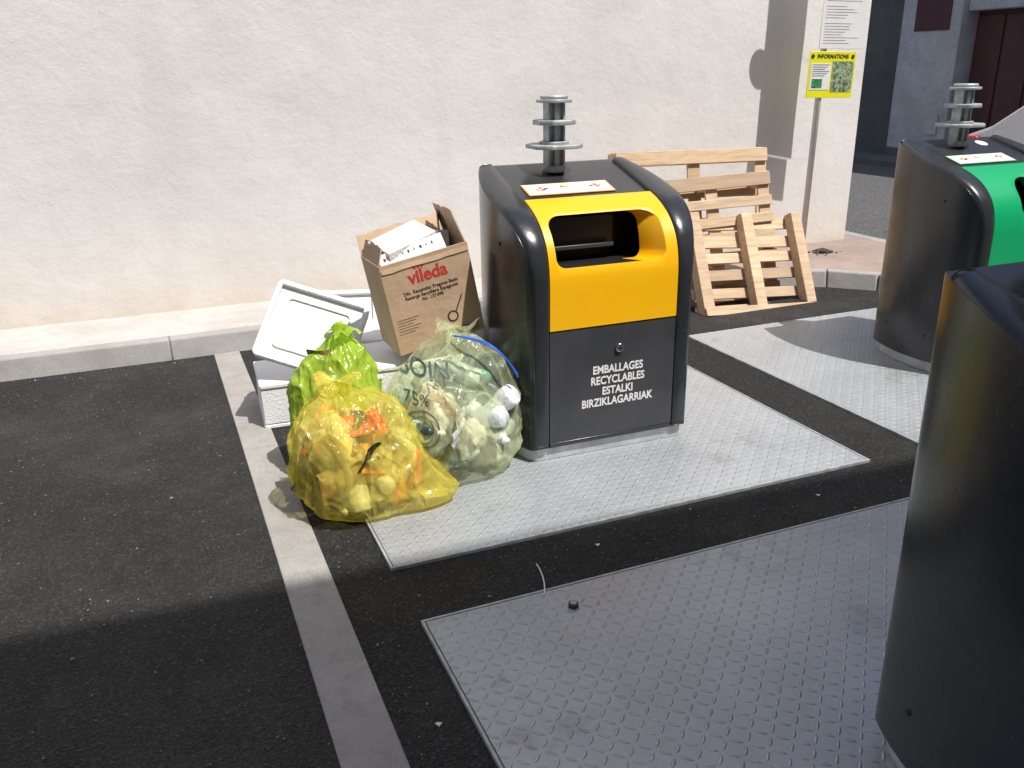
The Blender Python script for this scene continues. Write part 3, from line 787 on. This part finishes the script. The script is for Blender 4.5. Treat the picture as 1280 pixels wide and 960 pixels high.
# ---------------------------------------------------------------- far side of street
fb=empty('street_building',(0,0,0))
box('dark_bay',(12.6,12.0,0),(13.4,40,7),M['dgrey'],fb,0)
box('render_pier',(12.1,10.75,0),(13.4,11.95,7),M['grey'],fb,.02)
box('pier_plinth',(12.07,10.73,0),(13.4,11.97,.25),M['dgrey'],fb,.02)
box('door_wall',(12.45,-12,0),(13.4,10.74,2.35),M['maroon'],fb,.0)
for i in range(14): box('door_board_%d'%i,(12.42,10.7-.5*i-.46,.1),(12.449,10.7-.5*i,2.3),M['maroon'],fb,.01)
box('lintel',(12.2,-12,2.36),(13.4,10.74,7),M['grey'],fb,.02)
box('wall_plaque',(12.08,10.95,2.10),(12.098,11.65,2.9),M['maroon'],fb,.004)
box('meter_box',(12.06,10.9,.5),(12.098,11.15,.8),M['grey'],fb,.004)
prism('pavement.002',[(11.4,-30),(13.0,-30),(13.0,60),(11.4,60)],-.05,.1,M['dgrey'],bw=.01)

bb=empty('apartment_building',(0,-2.27,0),(0,0,R(-2.7)))
box('facade',(-22,-8,0),(16,0,10.0),M['cream'],bb,0)
for fl in range(3):
    for i in range(12):
        x=-19+i*2.9; z=1.0+fl*3.1
        box('window_%d_%d'%(fl,i),(x,.002,z),(x+1.0,.03,z+1.5),M['glass'],bb,0)
        box('shutter_l_%d_%d'%(fl,i),(x-.5,.002,z),(x-.02,.05,z+1.5),M['maroon'],bb,0)
        box('shutter_r_%d_%d'%(fl,i),(x+1.02,.002,z),(x+1.5,.05,z+1.5),M['maroon'],bb,0)

# ---------------------------------------------------------------- parked car
car=empty('parked_car',(7.10,6.15,.004),(0,0,R(-90)))
prof_c=[(0,.35),(.0,.55),(-.03,.78),(.05,.97),(.28,1.06),(.68,1.38),(1.1,1.47),(1.9,1.50),(2.5,1.40),(3.1,1.04),(3.6,.97),(4.05,.82),(4.15,.55),(4.1,.28),(3.6,.22),(.5,.22)]
def inset(z): return .0 if z<.6 else .03+max(0,(z-.95))*.38
V=[];n=len(prof_c)
for side in (0,1):
    for x,z in prof_c:
        yy=inset(z) if side==0 else 1.72-inset(z); V.append((x,yy,z))
F=[tuple(range(n)),tuple(range(n,2*n))[::-1]]+[(i,n+i,n+(i+1)%n,(i+1)%n) for i in range(n)]
cbod=mk('body',V,F,M['silver'],car)
bm=bmesh.new();bm.from_mesh(cbod.data);bmesh.ops.recalc_face_normals(bm,faces=bm.faces);bmesh.ops.triangulate(bm,faces=[f for f in bm.faces if len(f.verts)>4]);bm.to_mesh(cbod.data);bm.free();bev(cbod,.04,3,35)
for sd in (0,1):
    dy=-.014 if sd==0 else .014
    def q(x,z):
        yy=inset(z) if sd==0 else 1.72-inset(z); return (x,yy+dy,z)
    for k,poly in enumerate(([(.62,1.08),(1.5,1.06),(1.5,1.41),(1.15,1.39),(.88,1.32)],[(1.56,1.06),(2.75,1.04),(2.45,1.33),(1.95,1.41),(1.56,1.41)])):
        mk('side_window_%d_%d'%(sd,k),[q(*pp) for pp in poly],[tuple(range(len(poly)))],M['glass'],car)
    for k,x in enumerate((.75,3.3)):
        cyl('wheel_%d_%d'%(sd,k),.31,-.1,.1,M['black'],car,32,.02,loc=(x,.10 if sd==0 else 1.62,.31),rot=(R(90),0,0))
        cyl('hub_%d_%d'%(sd,k),.2,-.105,.105,M['galv'],car,24,.01,loc=(x,.10 if sd==0 else 1.62,.31),rot=(R(90),0,0))
    y0=-.004 if sd==0 else 1.50
    box('tail_lamp_%d'%sd,(-.035,y0+.005,.80),(.20,y0+.22,.965),M['tail'],car,.02)
mk('rear_window',[(.34,.22,1.12),(.34,1.50,1.12),(.66,1.42,1.375),(.66,.30,1.375)],[(0,1,2,3)],M['glass'],car)
box('rear_bumper',(-.08,.05,.32),(.1,1.67,.55),M['silver'],car,.04)

# ---------------------------------------------------------------- light & camera
wd=bpy.data.worlds.new('World'); scn.world=wd; wd.use_nodes=True; nt=wd.node_tree
sky=nt.nodes.new('ShaderNodeTexSky'); sky.sky_type='NISHITA'; sky.sun_disc=False
d=Vector((.27,-.50,1)).normalized(); el=math.asin(d.z); rot=math.atan2(d.x,d.y)
sky.sun_elevation=el; sky.sun_rotation=rot; sky.air_density=1.0; sky.dust_density=2.5
bgd=nt.nodes['Background']; bgd.inputs[1].default_value=.13; nt.links.new(sky.outputs[0],bgd.inputs[0])
sl=bpy.data.lights.new('sun','SUN'); sl.energy=5; sl.angle=R(.5); sl.color=(1,.965,.91)
so=bpy.data.objects.new('sun',sl); COL.objects.link(so); so.rotation_euler=(-d).to_track_quat('-Z','Y').to_euler()

az=R(22.4);p=R(19.95);r=.016
Rt=Vector((math.cos(az),-math.sin(az),0)); Fw=Vector((math.sin(az)*math.cos(p),math.cos(az)*math.cos(p),-math.sin(p)))
Up=Rt.cross(Fw)
rx=(Rt-Up*r).normalized(); up=(Up+Rt*r).normalized(); bk=-Fw
cm=Matrix(((rx.x,up.x,bk.x,0),(rx.y,up.y,bk.y,0),(rx.z,up.z,bk.z,1.6),(0,0,0,1)))
cam=bpy.data.cameras.new('camera'); cam.lens=30.375; cam.sensor_width=36; cam.clip_start=.05; cam.clip_end=500
co=bpy.data.objects.new('camera',cam); COL.objects.link(co); co.matrix_world=cm; scn.camera=co
scn.view_settings.view_transform='Standard'; scn.view_settings.look='None'; scn.view_settings.exposure=0
